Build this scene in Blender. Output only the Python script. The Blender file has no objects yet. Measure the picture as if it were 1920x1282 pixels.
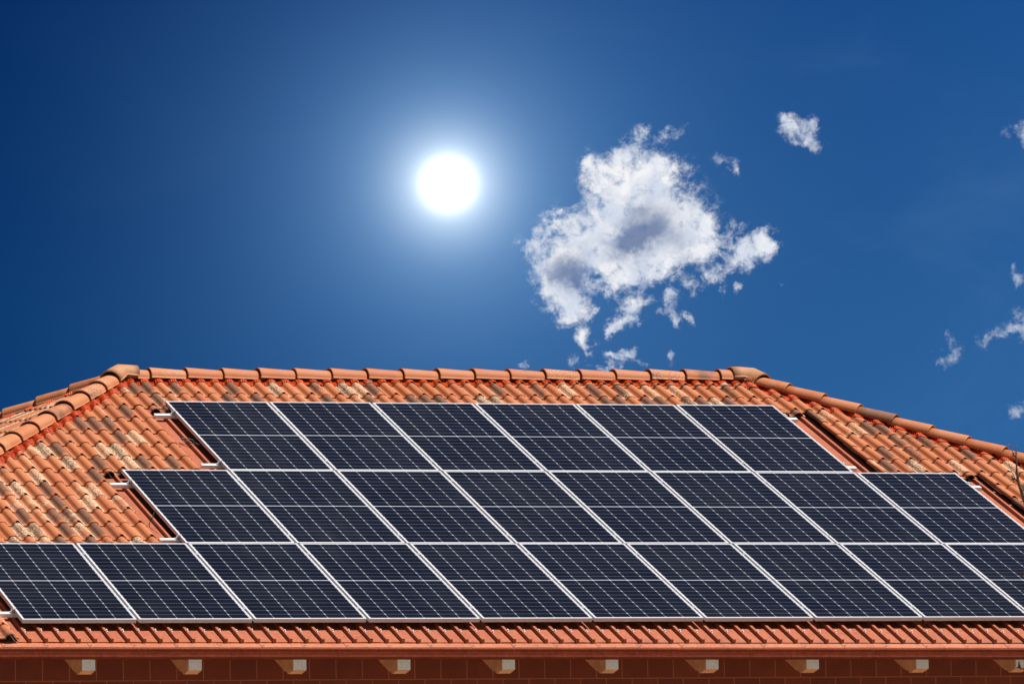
import bpy, math, random
from mathutils import Vector, Matrix, noise

random.seed(7)
SC = bpy.context.scene
COL = SC.collection

# ------------------------------------------------------------------ camera
F_PX, CX, CY = 10527.1, -1008.3, 456.6          # focal length and principal point, in pixels of a 1920 wide frame
RIGHT = Vector((0.9726181750314021, -0.23236348274140986, -0.004593200059826677))
UP = Vector((-0.013069529467883145, -0.07441673912654062, 0.9971415828935084))
BACK = Vector((-0.23204110195832722, -0.969777995638276, -0.07541595438599363))
CAM = Vector((-15.86105980293536, -45.65225686508076, -0.37659919119340035))
cd = bpy.data.cameras.new('camera')
cam = bpy.data.objects.new('camera', cd)
COL.objects.link(cam)
m = Matrix.Identity(4)
for i in range(3):
    m[i][0], m[i][1], m[i][2], m[i][3] = RIGHT[i], UP[i], BACK[i], CAM[i]
cam.matrix_world = m
cd.sensor_width = 36
cd.lens = F_PX / 1920 * 36
cd.shift_x = (960 - CX) / 1920
cd.shift_y = -(641 - CY) / 1920
cd.clip_start = 1
cd.clip_end = 30000
SC.camera = cam


def ray(px, py):
    return (RIGHT * ((px - CX) / F_PX) - UP * ((py - CY) / F_PX) - BACK)


def at(px, py, Y):
    d = ray(px, py)
    return CAM + d * ((Y - CAM.y) / d.y)


# ------------------------------------------------------------------ sun, world, exposure
SUN = Vector((0.38, -0.17, 0.91)).normalized()
SUN_EL = math.asin(SUN.z)
SUN_ROT = math.atan2(SUN.x, SUN.y)
sl = bpy.data.lights.new('sun_light', 'SUN')
sl.energy = 5.0
sl.angle = math.radians(0.53)
sl.color = (1.0, 0.955, 0.88)
so = bpy.data.objects.new('sun_light', sl)
COL.objects.link(so)
so.rotation_euler = (-SUN).to_track_quat('-Z', 'Y').to_euler()

SC.view_settings.view_transform = 'Standard'
SC.view_settings.look = 'None'
SC.view_settings.exposure = 0.8
SC.view_settings.gamma = 1.0
SC.view_settings.use_curve_mapping = False
SC.cycles.max_bounces = 8
SC.cycles.diffuse_bounces = 4
SC.cycles.sample_clamp_indirect = 4.0


def lin(r, g, b):
    f = lambda c: (c / 255 / 12.92) if c / 255 <= 0.04045 else ((c / 255 + 0.055) / 1.055) ** 2.4
    return (f(r), f(g), f(b), 1.0)


class NT:
    """small helper for shader node maths"""
    def __init__(s, tree):
        s.t = tree
        s.t.nodes.clear()

    def n(s, kind, **kw):
        nd = s.t.nodes.new(kind)
        for k, v in kw.items():
            setattr(nd, k, v)
        return nd

    def link(s, a, b):
        s.t.links.new(a, b)

    def put(s, sock, v):
        if isinstance(v, bpy.types.NodeSocket):
            s.link(v, sock)
        elif v is not None:
            if sock.type in ('RGBA',) and len(v) == 3:
                v = (*v, 1)
            sock.default_value = v

    def m(s, op, a, b=None, c=None, clamp=False):
        nd = s.n('ShaderNodeMath', operation=op, use_clamp=clamp)
        for i, v in enumerate((a, b, c)):
            if v is not None:
                s.put(nd.inputs[i], v)
        return nd.outputs[0]

    def vm(s, op, a, b=None):
        nd = s.n('ShaderNodeVectorMath', operation=op)
        s.put(nd.inputs[0], a)
        if b is not None:
            s.put(nd.inputs[1], b)
        return nd.outputs['Value'] if op in ('DOT_PRODUCT', 'LENGTH', 'DISTANCE') else nd.outputs[0]

    def ramp(s, x, lo, hi, a=0.0, b=1.0, kind='SMOOTHSTEP'):
        nd = s.n('ShaderNodeMapRange', interpolation_type=kind)
        for i, v in enumerate((x, lo, hi, a, b)):
            s.put(nd.inputs[i], v)
        return nd.outputs[0]

    def mix(s, fac, a, b, blend='MIX'):
        nd = s.n('ShaderNodeMix', data_type='RGBA', blend_type=blend)
        s.put(nd.inputs[0], fac)
        s.put(nd.inputs[6], a)
        s.put(nd.inputs[7], b)
        return nd.outputs[2]

    def noise(s, vec, scale, detail=4.0, rough=0.55, dist=0.0, out=0):
        nd = s.n('ShaderNodeTexNoise')
        if vec is not None:
            s.link(vec, nd.inputs['Vector'])
        nd.inputs['Scale'].default_value = scale
        nd.inputs['Detail'].default_value = detail
        nd.inputs['Roughness'].default_value = rough
        nd.inputs['Distortion'].default_value = dist
        return nd.outputs[out]

    def xyz(s, x, y, z=0.0):
        nd = s.n('ShaderNodeCombineXYZ')
        for i, v in enumerate((x, y, z)):
            s.put(nd.inputs[i], v)
        return nd.outputs[0]


# sky chart: tangent plane of the sky at the direction of the visible sun
SF = ray(840, 345).normalized()
SR = (RIGHT - SF * RIGHT.dot(SF)).normalized()
SU = SR.cross(SF).normalized()
if SU.z < 0:
    SU = -SU


def chart(px, py):
    d = ray(px, py)
    k = d.dot(SF)
    return (F_PX * d.dot(SR) / k, F_PX * d.dot(SU) / k)


def make_world():
    w = bpy.data.worlds.new('World')
    SC.world = w
    w.use_nodes = True
    N = NT(w.node_tree)
    tc = N.n('ShaderNodeTexCoord').outputs['Generated']
    dF = N.vm('DOT_PRODUCT', tc, tuple(SF))
    dR = N.vm('DOT_PRODUCT', tc, tuple(SR))
    dU = N.vm('DOT_PRODUCT', tc, tuple(SU))
    k = N.m('MAXIMUM', dF, 0.05)
    X = N.m('MULTIPLY', N.m('DIVIDE', dR, k), F_PX)
    Y = N.m('MULTIPLY', N.m('DIVIDE', dU, k), F_PX)
    V = N.xyz(X, Y, 0.0)
    # deep clear blue, darker towards the left and towards the zenith
    gx = N.ramp(X, -900.0, 1100.0, 0.0, 1.0, 'LINEAR')
    gy = N.ramp(Y, 380.0, -420.0, 0.0, 1.0, 'LINEAR')
    base_top = N.mix(gx, lin(3, 40, 94), lin(28, 80, 144))
    base_bot = N.mix(gx, lin(8, 58, 112), lin(46, 101, 160))
    base = N.mix(gy, base_top, base_bot)
    # aureole round the sun
    r = N.vm('LENGTH', V)
    col = base
    for sc_, c in ((84.0, (0.62, 0.0, 0.0)), (99.0, (0.0, 0.74, 0.0)), (130.0, (0.0, 0.0, 0.74))):
        g = N.m('EXPONENT', N.m('DIVIDE', r, -sc_))
        col = N.mix(1.0, col, _scaled(N, c, g), 'ADD')
    wide = N.m('EXPONENT', N.m('MULTIPLY', N.m('POWER', N.m('DIVIDE', r, 470.0), 2.0), -1.0))
    col = N.mix(1.0, col, _scaled(N, (0.030, 0.066, 0.100), wide), 'ADD')
    core = N.m('EXPONENT', N.m('MULTIPLY', N.m('POWER', N.m('DIVIDE', r, 37.0), 2.0), -1.0))
    col = N.mix(1.0, col, _scaled(N, (2.4, 2.4, 2.35), core), 'ADD')
    halo = N.m('EXPONENT', N.m('MULTIPLY', N.m('POWER', N.m('DIVIDE', r, 84.0), 2.0), -1.0))
    col = N.mix(1.0, col, _scaled(N, (0.40, 0.39, 0.38), halo), 'ADD')
    # faint high haze
    hz = N.noise(N.vm('MULTIPLY', V, (0.0016, 0.0032, 1.0)), 1.0, 5.0, 0.6, 0.6)
    col = N.mix(N.m('MULTIPLY', N.ramp(hz, 0.45, 0.85, 0.0, 0.07), gx), col, lin(140, 175, 215))
    # ---- clouds
    wv = N.n('ShaderNodeVectorMath', operation='SCALE')
    N.link(N.vm('SUBTRACT', N.noise(V, 0.021, 5.0, 0.65, 0.0, 1), (0.5, 0.5, 0.5)), wv.inputs[0])
    wv.inputs['Scale'].default_value = 66.0
    P = N.vm('ADD', V, wv.outputs[0])
    wv2 = N.n('ShaderNodeVectorMath', operation='SCALE')
    N.link(N.vm('SUBTRACT', N.noise(V, 0.0085, 2.0, 0.5, 0.0, 1), (0.5, 0.5, 0.5)), wv2.inputs[0])
    wv2.inputs['Scale'].default_value = 40.0
    P = N.vm('ADD', P, wv2.outputs[0])
    blobs = CLOUDS
    field = None
    for cx, cy, rx, ry, rot, wt in blobs:
        f1 = _blob(N, P, cx, cy, rx, ry, rot, wt)
        field = f1 if field is None else N.m('ADD', field, f1)
    fb = N.noise(V, 0.034, 9.0, 0.66, 0.35)
    fine = N.noise(V, 0.11, 6.0, 0.65, 0.2)
    dens = N.m('ADD', N.m('MINIMUM', field, 1.0), N.m('MULTIPLY', N.m('SUBTRACT', fb, 0.5), 2.3))
    dens = N.m('ADD', dens, N.m('MULTIPLY', N.m('SUBTRACT', fine, 0.5), 0.6))
    gate = N.ramp(field, 0.04, 0.24)
    alpha = N.m('MULTIPLY', N.m('MULTIPLY', N.ramp(dens, 0.06, 1.12), gate), N.ramp(X, 560.0, 900.0, 1.0, 0.62))
    # thick cores look grey, thin parts shine
    core_f = None
    for cx, cy, rx, ry, rot, wt in CORES:
        f1 = _blob(N, P, cx, cy, rx, ry, rot, wt)
        core_f = f1 if core_f is None else N.m('ADD', core_f, f1)
    billow = N.noise(N.vm('ADD', V, (300.0, 70.0, 0.0)), 0.017, 6.0, 0.55, 0.5)
    shade = N.ramp(N.m('ADD', core_f, N.m('MULTIPLY', N.m('SUBTRACT', fb, 0.5), 0.9)), 0.0, 1.25)
    tone = N.mix(N.ramp(billow, 0.36, 0.66), lin(214, 222, 236), lin(255, 253, 252))
    # side turned to the sun a little warmer
    tone = N.mix(N.ramp(X, 620.0, 240.0, 0.0, 0.5), N.mix(0.35, tone, lin(214, 224, 240)), tone)
    tone = N.mix(shade, tone, lin(122, 138, 172))
    col = N.mix(N.m('MULTIPLY', alpha, 0.985), col, tone)
    # ---- the rest of the sky: physical sky
    sky = N.n('ShaderNodeTexSky', sky_type='NISHITA', sun_disc=False, sun_elevation=SUN_EL, sun_rotation=SUN_ROT)
    sky.air_density, sky.dust_density, sky.ozone_density = 1.0, 0.6, 2.5
    sk = N.n('ShaderNodeVectorMath', operation='SCALE')
    N.link(sky.outputs[0], sk.inputs[0])
    sk.inputs['Scale'].default_value = 0.052
    wgt = N.ramp(dF, 0.72, 0.93)
    out = N.mix(wgt, sk.outputs[0], col)
    bg = N.n('ShaderNodeBackground')
    N.link(out, bg.inputs[0])
    bg.inputs[1].default_value = 0.574
    o = N.n('ShaderNodeOutputWorld')
    N.link(bg.outputs[0], o.inputs[0])


def _scaled(N, c, g):
    nd = N.n('ShaderNodeVectorMath', operation='SCALE')
    nd.inputs[0].default_value = c
    N.link(g, nd.inputs['Scale'])
    return nd.outputs[0]


def _blob(N, P, px, py, rx, ry, rot, wt):
    cx, cy = chart(px, py)
    a = math.radians(-rot)
    ca, sa = math.cos(a), math.sin(a)
    q = N.vm('SUBTRACT', P, (cx, cy, 0))
    u = N.vm('DOT_PRODUCT', q, (ca / rx, sa / rx, 0))
    v = N.vm('DOT_PRODUCT', q, (-sa / ry, ca / ry, 0))
    d2 = N.m('MULTIPLY_ADD', v, v, N.m('MULTIPLY', u, u))
    return N.m('MULTIPLY', N.m('EXPONENT', N.m('MULTIPLY', d2, -0.9)), wt)


# photo-space ellipses turned into sky directions: x, y, half width, half height, turn, weight
CLOUDS = [
    (1190, 325, 66, 44, 0, 0.9), (1133, 340, 28, 34, 20, 0.8), (1243, 318, 32, 24, 10, 0.7), (1120, 318, 14, 12, 0, 0.5),
    (1200, 400, 78, 46, 0, 0.95), (1290, 418, 52, 44, 30, 0.85), (1160, 450, 66, 44, 0, 0.9), (1325, 440, 20, 34, -10, 0.5),
    (1098, 474, 48, 28, 0, 0.75), (1052, 500, 42, 46, 0, 0.9), (1045, 548, 36, 26, 0, 0.75), (1078, 576, 32, 26, 20, 0.85), (1062, 598, 14, 12, 0, 0.5),
    (1168, 500, 50, 30, 0, 0.85), (1236, 474, 56, 30, -18, 0.8), (1153, 540, 17, 18, 20, 0.6),
    (1038, 424, 30, 12, 0, 0.55), (1000, 446, 22, 15, 0, 0.55), (988, 466, 8, 12, 0, 0.5), (1050, 400, 30, 9, 0, 0.48), (1098, 422, 18, 12, 0, 0.45), (1104, 302, 7, 14, 10, 0.55),
    (1186, 266, 36, 13, -38, 0.58), (1160, 272, 14, 8, 0, 0.36), (1262, 250, 24, 9, -30, 0.42),
    (1318, 474, 16, 26, 0, 0.46), (1347, 512, 26, 12, -38, 0.58), (1410, 468, 42, 26, -15, 0.78), (1395, 492, 26, 22, 0, 0.6), (1440, 462, 18, 18, 0, 0.55),
    (1294, 538, 15, 16, 0, 0.52), (1318, 532, 12, 9, 0, 0.36), (1262, 550, 13, 22, 10, 0.52), (1242, 572, 14, 8, 0, 0.36), (1264, 594, 8, 16, 0, 0.5), (1288, 590, 8, 14, -20, 0.36),
    (1200, 558, 24, 13, -30, 0.7), (1172, 594, 26, 16, -50, 0.8), (1153, 620, 10, 14, 0, 0.62), (1148, 602, 9, 9, 0, 0.45),
    (1275, 505, 7, 14, 20, 0.28), (1118, 583, 14, 7, -35, 0.38), (1385, 540, 10, 9, -45, 0.34), (1350, 545, 7, 10, 0, 0.32),
    (1098, 633, 17, 16, 0, 0.62), (1101, 658, 9, 20, -15, 0.56), (1075, 678, 10, 14, 25, 0.38), (1185, 668, 32, 10, 8, 0.54), (1156, 662, 16, 8, 30, 0.5), (1148, 690, 28, 9, -25, 0.6),
    (1262, 665, 8, 10, 0, 0.32), (985, 680, 14, 5, -30, 0.36), (1112, 693, 14, 6, 0, 0.36),
    (1493, 238, 30, 20, 10, 0.66), (1520, 268, 24, 11, 25, 0.56), (1478, 220, 8, 10, 0, 0.4), (1528, 240, 10, 12, 0, 0.4),
    (1373, 322, 14, 13, 45, 0.38), (1350, 300, 20, 10, 0, 0.26), (1460, 540, 8, 5, 0, 0.2), (1388, 425, 12, 8, 0, 0.3),
    (1914, 246, 22, 20, 30, 0.75), (1916, 606, 24, 26, 10, 0.85), (1886, 616, 12, 11, 0, 0.62), (1854, 642, 12, 20, 25, 0.66),
    (1918, 516, 10, 14, 0, 0.6), (1788, 645, 8, 18, 0, 0.46), (1785, 680, 14, 20, 30, 0.48), (1916, 765, 18, 14, -30, 0.62), (1763, 662, 6, 6, 0, 0.28),
]
CORES = [(1215, 430, 62, 30, -32, 1.1), (1180, 462, 40, 24, -20, 0.8), (1064, 508, 30, 32, 0, 1.15), (1085, 525, 16, 20, 0, 0.5),
         (1270, 455, 30, 20, -20, 0.35), (1200, 395, 22, 12, -30, 0.45)]
make_world()


# ------------------------------------------------------------------ helpers
def tag(o, label=None, cat=None, group=None, kind=None):
    if label: o['label'] = label
    if cat: o['category'] = cat
    if group: o['group'] = group
    if kind: o['kind'] = kind
    return o


def empty(name, parent=None, mat=None):
    o = bpy.data.objects.new(name, None)
    COL.objects.link(o)
    if parent: o.parent = parent
    if mat is not None: o.matrix_local = mat
    o.empty_display_size = 0.1
    return o


class MB:
    def __init__(s):
        s.v, s.f, s.mi = [], [], []

    def add(s, verts, faces, mi=0):
        b = len(s.v)
        s.v += [tuple(v) for v in verts]
        s.f += [tuple(i + b for i in f) for f in faces]
        s.mi += [mi] * len(faces)

    def box(s, c, h, M=None, mi=0, bev=0.0):
        """box with centre c and half sizes h; small chamfers on the z-parallel and x-parallel edges when bev is set"""
        vs = []
        if bev <= 0:
            for z in (-1, 1):
                for y in (-1, 1):
                    for x in (-1, 1):
                        vs.append(Vector((c[0] + x * h[0], c[1] + y * h[1], c[2] + z * h[2])))
            fs = [(0, 2, 3, 1), (4, 5, 7, 6), (0, 1, 5, 4), (2, 6, 7, 3), (0, 4, 6, 2), (1, 3, 7, 5)]
        else:
            bm_pts = []
            b = bev
            for x in (-1, 1):
                for (yy, zz) in ((-h[1] + b, -h[2]), (h[1] - b, -h[2]), (h[1], -h[2] + b), (h[1], h[2] - b), (h[1] - b, h[2]), (-h[1] + b, h[2]), (-h[1], h[2] - b), (-h[1], -h[2] + b)):
                    bm_pts.append(Vector((c[0] + x * h[0], c[1] + yy, c[2] + zz)))
            vs = bm_pts
            fs = [tuple(reversed(range(8))), tuple(range(8, 16))] + [(i, (i + 1) % 8, 8 + (i + 1) % 8, 8 + i) for i in range(8)]
        if M is not None:
            vs = [M @ v for v in vs]
        s.add(vs, fs, mi)

    def tube(s, pts, r, k=6, cap=True, mi=0):
        pts = [Vector(p) for p in pts]
        rs = r if isinstance(r, (list, tuple)) else [r] * len(pts)
        vs, n = [], len(pts)
        ref = Vector((0.31, 0.2, 0.93))
        for i, p in enumerate(pts):
            t = (pts[min(i + 1, n - 1)] - pts[max(i - 1, 0)]).normalized()
            a = t.cross(ref)
            if a.length < 1e-3: a = t.cross(Vector((1, 0, 0)))
            a.normalize()
            b = t.cross(a)
            for j in range(k):
                an = 2 * math.pi * j / k
                vs.append(p + (a * math.cos(an) + b * math.sin(an)) * rs[i])
        fs = []
        for i in range(n - 1):
            for j in range(k):
                fs.append((i * k + j, i * k + (j + 1) % k, (i + 1) * k + (j + 1) % k, (i + 1) * k + j))
        if cap:
            fs.append(tuple(reversed(range(k))))
            fs.append(tuple((n - 1) * k + j for j in range(k)))
        s.add(vs, fs, mi)

    def mesh(s, name, mats, smooth=False):
        me = bpy.data.meshes.new(name)
        me.from_pydata(s.v, [], s.f)
        for m_ in (mats if isinstance(mats, (list, tuple)) else [mats]):
            me.materials.append(m_)
        me.polygons.foreach_set('material_index', s.mi)
        if smooth:
            me.polygons.foreach_set('use_smooth', [True] * len(s.f))
        me.update()
        return me

    def build(s, name, mats, parent=None, smooth=False):
        o = bpy.data.objects.new(name, s.mesh(name, mats, smooth))
        COL.objects.link(o)
        if parent: o.parent = parent
        return o


def inst(name, me, parent=None, mat=None):
    o = bpy.data.objects.new(name, me)
    COL.objects.link(o)
    if parent: o.parent = parent
    if mat is not None: o.matrix_local = mat
    return o


def principled(name):
    mt = bpy.data.materials.new(name)
    mt.use_nodes = True
    N = NT(mt.node_tree)
    b = N.n('ShaderNodeBsdfPrincipled')
    o = N.n('ShaderNodeOutputMaterial')
    N.link(b.outputs[0], o.inputs[0])
    return mt, N, b


def bump(N, b, h, strength=0.3, dist=0.01):
    nd = N.n('ShaderNodeBump')
    nd.inputs['Strength'].default_value = strength
    nd.inputs['Distance'].default_value = dist
    N.link(h, nd.inputs['Height'])
    N.link(nd.outputs[0], b.inputs['Normal'])


# ------------------------------------------------------------------ materials
def mat_tiles():
    mt, N, b = principled('terracotta_tiles')
    at_ = N.n('ShaderNodeAttribute', attribute_name='tint')
    sep = N.n('ShaderNodeSeparateColor')
    N.link(at_.outputs['Color'], sep.inputs[0])
    r1, r2, lat = sep.outputs[0], sep.outputs[1], sep.outputs[2]
    tt = at_.outputs['Alpha']
    side = N.ramp(lat, 0.45, 0.7)
    pos = N.n('ShaderNodeNewGeometry').outputs['Position']
    shift = N.vm('ADD', pos, N.xyz(N.m('MULTIPLY', r1, 37.0), N.m('MULTIPLY', r2, 23.0), r1))
    n1 = N.noise(shift, 7.0, 5.0, 0.6)
    n2 = N.noise(shift, 42.0, 5.0, 0.65)
    # fired clay: orange to salmon
    clay = N.mix(r2, (0.320, 0.089, 0.026), (0.381, 0.127, 0.048))
    clay = N.mix(N.ramp(n1, 0.35, 0.7, 0.0, 0.55), clay, (0.388, 0.135, 0.060))
    clay = N.mix(N.ramp(N.m('FRACT', N.m('MULTIPLY', r1, 13.7)), 0.55, 1.0, 0.0, 0.26), clay, (0.232, 0.066, 0.032))
    clay = N.mix(N.ramp(n2, 0.45, 0.75, 0.0, 0.35), clay, (0.234, 0.061, 0.022))
    # smoked brown-grey barrels, tile by tile, with a mottled edge
    sm = N.ramp(N.m('ADD', r1, N.m('MULTIPLY', N.m('SUBTRACT', n1, 0.5), 0.46)), 0.65, 0.78)
    sm = N.m('MULTIPLY', sm, N.m('MULTIPLY', N.ramp(N.m('ADD', lat, N.m('MULTIPLY', N.m('SUBTRACT', n1, 0.5), 0.3)), 0.58, 0.76, 1.0, 0.0), N.ramp(N.m('ADD', tt, N.m('MULTIPLY', N.m('SUBTRACT', n1, 0.5), 0.5)), 0.06, 0.24)))
    smoke = N.mix(N.ramp(n2, 0.35, 0.7), (0.094, 0.041, 0.025), (0.154, 0.077, 0.046))
    col = N.mix(N.m('MULTIPLY', sm, 0.9), clay, smoke)
    # cream sand-faced barrels: broken speckle
    grain = N.noise(shift, 62.0, 3.0, 0.75)
    patch = N.m('ADD', r2, N.m('MULTIPLY', N.m('SUBTRACT', n1, 0.5), 0.55))
    patch = N.m('ADD', patch, N.m('MULTIPLY', side, 0.16))
    cr = N.m('MULTIPLY', N.ramp(patch, 0.83, 0.97), N.ramp(N.m('ADD', grain, N.m('MULTIPLY', patch, 0.12)), 0.585, 0.64))
    col = N.mix(N.m('MULTIPLY', cr, 0.95), col, (0.502, 0.362, 0.236))
    # dust and weathering
    n3 = N.noise(pos, 1.6, 4.0, 0.6)
    col = N.mix(N.ramp(n3, 0.5, 0.8, 0.0, 0.18), col, (0.206, 0.088, 0.047))
    N.link(col, b.inputs['Base Color'])
    b.inputs['Roughness'].default_value = 0.72
    b.inputs['Specular IOR Level'].default_value = 0.3
    bump(N, b, N.m('ADD', N.m('MULTIPLY', n2, 0.6), N.m('MULTIPLY', N.m('MULTIPLY', cr, grain), 1.2)), 0.5, 0.004)
    return mt


def mat_cap(name, light=False):
    mt, N, b = principled(name)
    rnd = N.n('ShaderNodeObjectInfo').outputs['Random']
    oc = N.n('ShaderNodeTexCoord').outputs['Object']
    v = N.vm('ADD', oc, N.xyz(N.m('MULTIPLY', rnd, 31.0), N.m('MULTIPLY', rnd, 17.0), 0.0))
    n1 = N.noise(v, 6.0, 5.0, 0.6)
    n2 = N.noise(v, 60.0, 4.0, 0.65)
    if light:
        col = N.mix(n1, (0.300, 0.134, 0.060), (0.369, 0.177, 0.085))
    else:
        col = N.mix(rnd, (0.324, 0.091, 0.027), (0.369, 0.129, 0.050))
        col = N.mix(N.ramp(n1, 0.35, 0.7, 0.0, 0.5), col, (0.358, 0.144, 0.068))
        dk = N.ramp(N.m('ADD', N.m('FRACT', N.m('MULTIPLY', rnd, 7.31)), N.m('MULTIPLY', N.m('SUBTRACT', n1, 0.5), 0.7)), 0.78, 0.95)
        col = N.mix(N.m('MULTIPLY', dk, 0.85), col, (0.127, 0.053, 0.030))
        cr = N.m('MULTIPLY', N.ramp(N.m('ADD', N.m('FRACT', N.m('MULTIPLY', rnd, 3.77)), N.m('MULTIPLY', N.m('SUBTRACT', n1, 0.5), 0.8)), 0.62, 0.95), N.ramp(n2, 0.50, 0.58))
        col = N.mix(N.m('MULTIPLY', cr, 0.8), col, (0.462, 0.248, 0.133))
    col = N.mix(N.ramp(n2, 0.5, 0.8, 0.0, 0.3), col, (0.202, 0.062, 0.024))
    N.link(col, b.inputs['Base Color'])
    b.inputs['Roughness'].default_value = 0.7
    b.inputs['Specular IOR Level'].default_value = 0.3
    bump(N, b, n2, 0.45, 0.004)
    return mt


def mat_sheet(name, c1, c2, rough=0.5):
    mt, N, b = principled(name)
    pos = N.n('ShaderNodeNewGeometry').outputs['Position']
    n1 = N.noise(pos, 3.0, 6.0, 0.65)
    n2 = N.noise(pos, 38.0, 5.0, 0.65)
    col = N.mix(N.ramp(n1, 0.3, 0.7), c1, c2)
    col = N.mix(N.ramp(n2, 0.46, 0.66, 0.0, 0.45), col, tuple(min(1, c * 1.25 + 0.02) for c in c2))
    n4 = N.noise(pos, 16.0, 6.0, 0.7)
    col = N.mix(N.ramp(n4, 0.50, 0.72, 0.0, 0.55), col, tuple(c * 0.62 for c in c1))
    n3 = N.noise(N.vm('MULTIPLY', pos, (14.0, 2.0, 2.0)), 1.0, 4.0, 0.6)
    col = N.mix(N.ramp(n3, 0.5, 0.8, 0.0, 0.3), col, tuple(c * 0.6 for c in c1))
    N.link(col, b.inputs['Base Color'])
    b.inputs['Roughness'].default_value = rough
    b.inputs['Specular IOR Level'].default_value = 0.35
    bump(N, b, n1, 0.12, 0.01)
    if name == 'gutter_metal': b.inputs['Specular IOR Level'].default_value = 0.12
    return mt


def mat_roll():
    mt, N, b = principled('red_ridge_roll')
    pos = N.n('ShaderNodeNewGeometry').outputs['Position']
    n1 = N.noise(pos, 9.0, 4.0, 0.6)
    w = N.n('ShaderNodeTexWave', wave_type='BANDS', bands_direction='X')
    N.link(pos, w.inputs['Vector'])
    w.inputs['Scale'].default_value = 24.0
    w.inputs['Distortion'].default_value = 2.5
    w.inputs['Detail'].default_value = 2.0
    col = N.mix(N.ramp(n1, 0.3, 0.7), (0.30, 0.026, 0.004), (0.46, 0.058, 0.010))
    N.link(col, b.inputs['Base Color'])
    b.inputs['Roughness'].default_value = 0.5
    b.inputs['Specular IOR Level'].default_value = 0.12
    bump(N, b, N.noise(pos, 60.0, 3.0), 0.4, 0.006)
    return mt


def plain(name, c, rough=0.5, metal=0.0, var=0.08, scale=20.0, spec=0.5):
    mt, N, b = principled(name)
    pos = N.n('ShaderNodeNewGeometry').outputs['Position']
    n1 = N.noise(pos, scale, 5.0, 0.6)
    col = N.mix(N.ramp(n1, 0.3, 0.7), tuple(max(0, x * (1 - var)) for x in c), tuple(min(1, x * (1 + var)) for x in c))
    N.link(col, b.inputs['Base Color'])
    b.inputs['Roughness'].default_value = rough
    b.inputs['Metallic'].default_value = metal
    b.inputs['Specular IOR Level'].default_value = spec
    return mt


PW, PL = 1.031, 1.775       # panel width, nominal length
NC, NR = 6, 20


def mat_cells():
    mt, N, b = principled('solar_cells')
    oc = N.n('ShaderNodeTexCoord').outputs['Object']
    sp = N.n('ShaderNodeSeparateXYZ')
    N.link(oc, sp.inputs[0])
    rnd = N.n('ShaderNodeObjectInfo').outputs['Random']
    mx = 0.018
    cw = (PW - 2 * mx) / NC
    my, mid = 0.020, 0.011
    chh = (PL / 2 - my - mid / 2) / (NR / 2)
    x = N.m('SUBTRACT', sp.outputs[0], mx)
    cxf = N.m('DIVIDE', x, cw)
    # distance in y from the middle busbar gap, mirrored
    ya = N.m('SUBTRACT', N.m('ABSOLUTE', N.m('SUBTRACT', sp.outputs[1], PL / 2)), mid / 2)
    cyf = N.m('DIVIDE', ya, chh)
    fx = N.m('MULTIPLY', N.m('ABSOLUTE', N.m('SUBTRACT', cxf, N.m('ROUND', cxf))), cw)
    fy = N.m('MULTIPLY', N.m('ABSOLUTE', N.m('SUBTRACT', cyf, N.m('ROUND', cyf))), chh)
    gx = N.ramp(fx, 0.0011, 0.0019, 0.60, 0.0)
    gy = N.ramp(fy, 0.0009, 0.0017, 0.42, 0.0)
    corner = N.ramp(N.m('ADD', fx, fy), 0.0090, 0.0110, 1.0, 0.0)
    outx = N.m('MAXIMUM', N.m('LESS_THAN', cxf, 0.0), N.m('GREATER_THAN', cxf, float(NC)))
    outy = N.m('MAXIMUM', N.m('LESS_THAN', cyf, 0.0), N.m('GREATER_THAN', cyf, NR / 2.0))
    gap = N.m('MAXIMUM', N.m('MAXIMUM', gx, gy), N.m('MAXIMUM', corner, N.m('MAXIMUM', outx, outy)))
    # fine silver fingers and busbars inside each cell
    bb = N.m('MULTIPLY', N.m('ABSOLUTE', N.m('SUBTRACT', N.m('FRACT', N.m('MULTIPLY', cxf, 9.0)), 0.5)), cw / 9.0)
    bus = N.ramp(bb, 0.0003, 0.0006, 0.30, 0.0)
    cell_id = N.xyz(N.m('FLOOR', cxf), N.m('FLOOR', N.m('DIVIDE', sp.outputs[1], chh)), N.m('MULTIPLY', rnd, 50.0))
    wn = N.n('ShaderNodeTexWhiteNoise', noise_dimensions='3D')
    N.link(cell_id, wn.inputs['Vector'])
    cell = N.mix(wn.outputs['Value'], (0.0022, 0.0026, 0.0054), (0.0038, 0.0044, 0.0096))
    col = N.mix(gap, cell, (0.36, 0.37, 0.42))
    pos = N.n('ShaderNodeNewGeometry').outputs['Position']
    dust = N.noise(pos, 1.3, 5.0, 0.6)
    col = N.mix(N.ramp(dust, 0.35, 0.8, 0.0, 0.010), col, (0.42, 0.38, 0.34))
    streak = N.noise(N.vm('MULTIPLY', pos, (9.0, 0.9, 0.9)), 1.0, 5.0, 0.65)
    col = N.mix(N.m('MULTIPLY', N.ramp(streak, 0.45, 0.8), N.ramp(rnd, 0.0, 1.0, 0.002, 0.013)), col, (0.40, 0.38, 0.36))
    N.link(col, b.inputs['Base Color'])
    b.inputs['Roughness'].default_value = 0.16
    N.link(N.ramp(N.noise(pos, 5.0, 4.0), 0.3, 0.7, 0.11, 0.22), b.inputs['Roughness'])
    b.inputs['Specular IOR Level'].default_value = 0.10
    return mt


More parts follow.
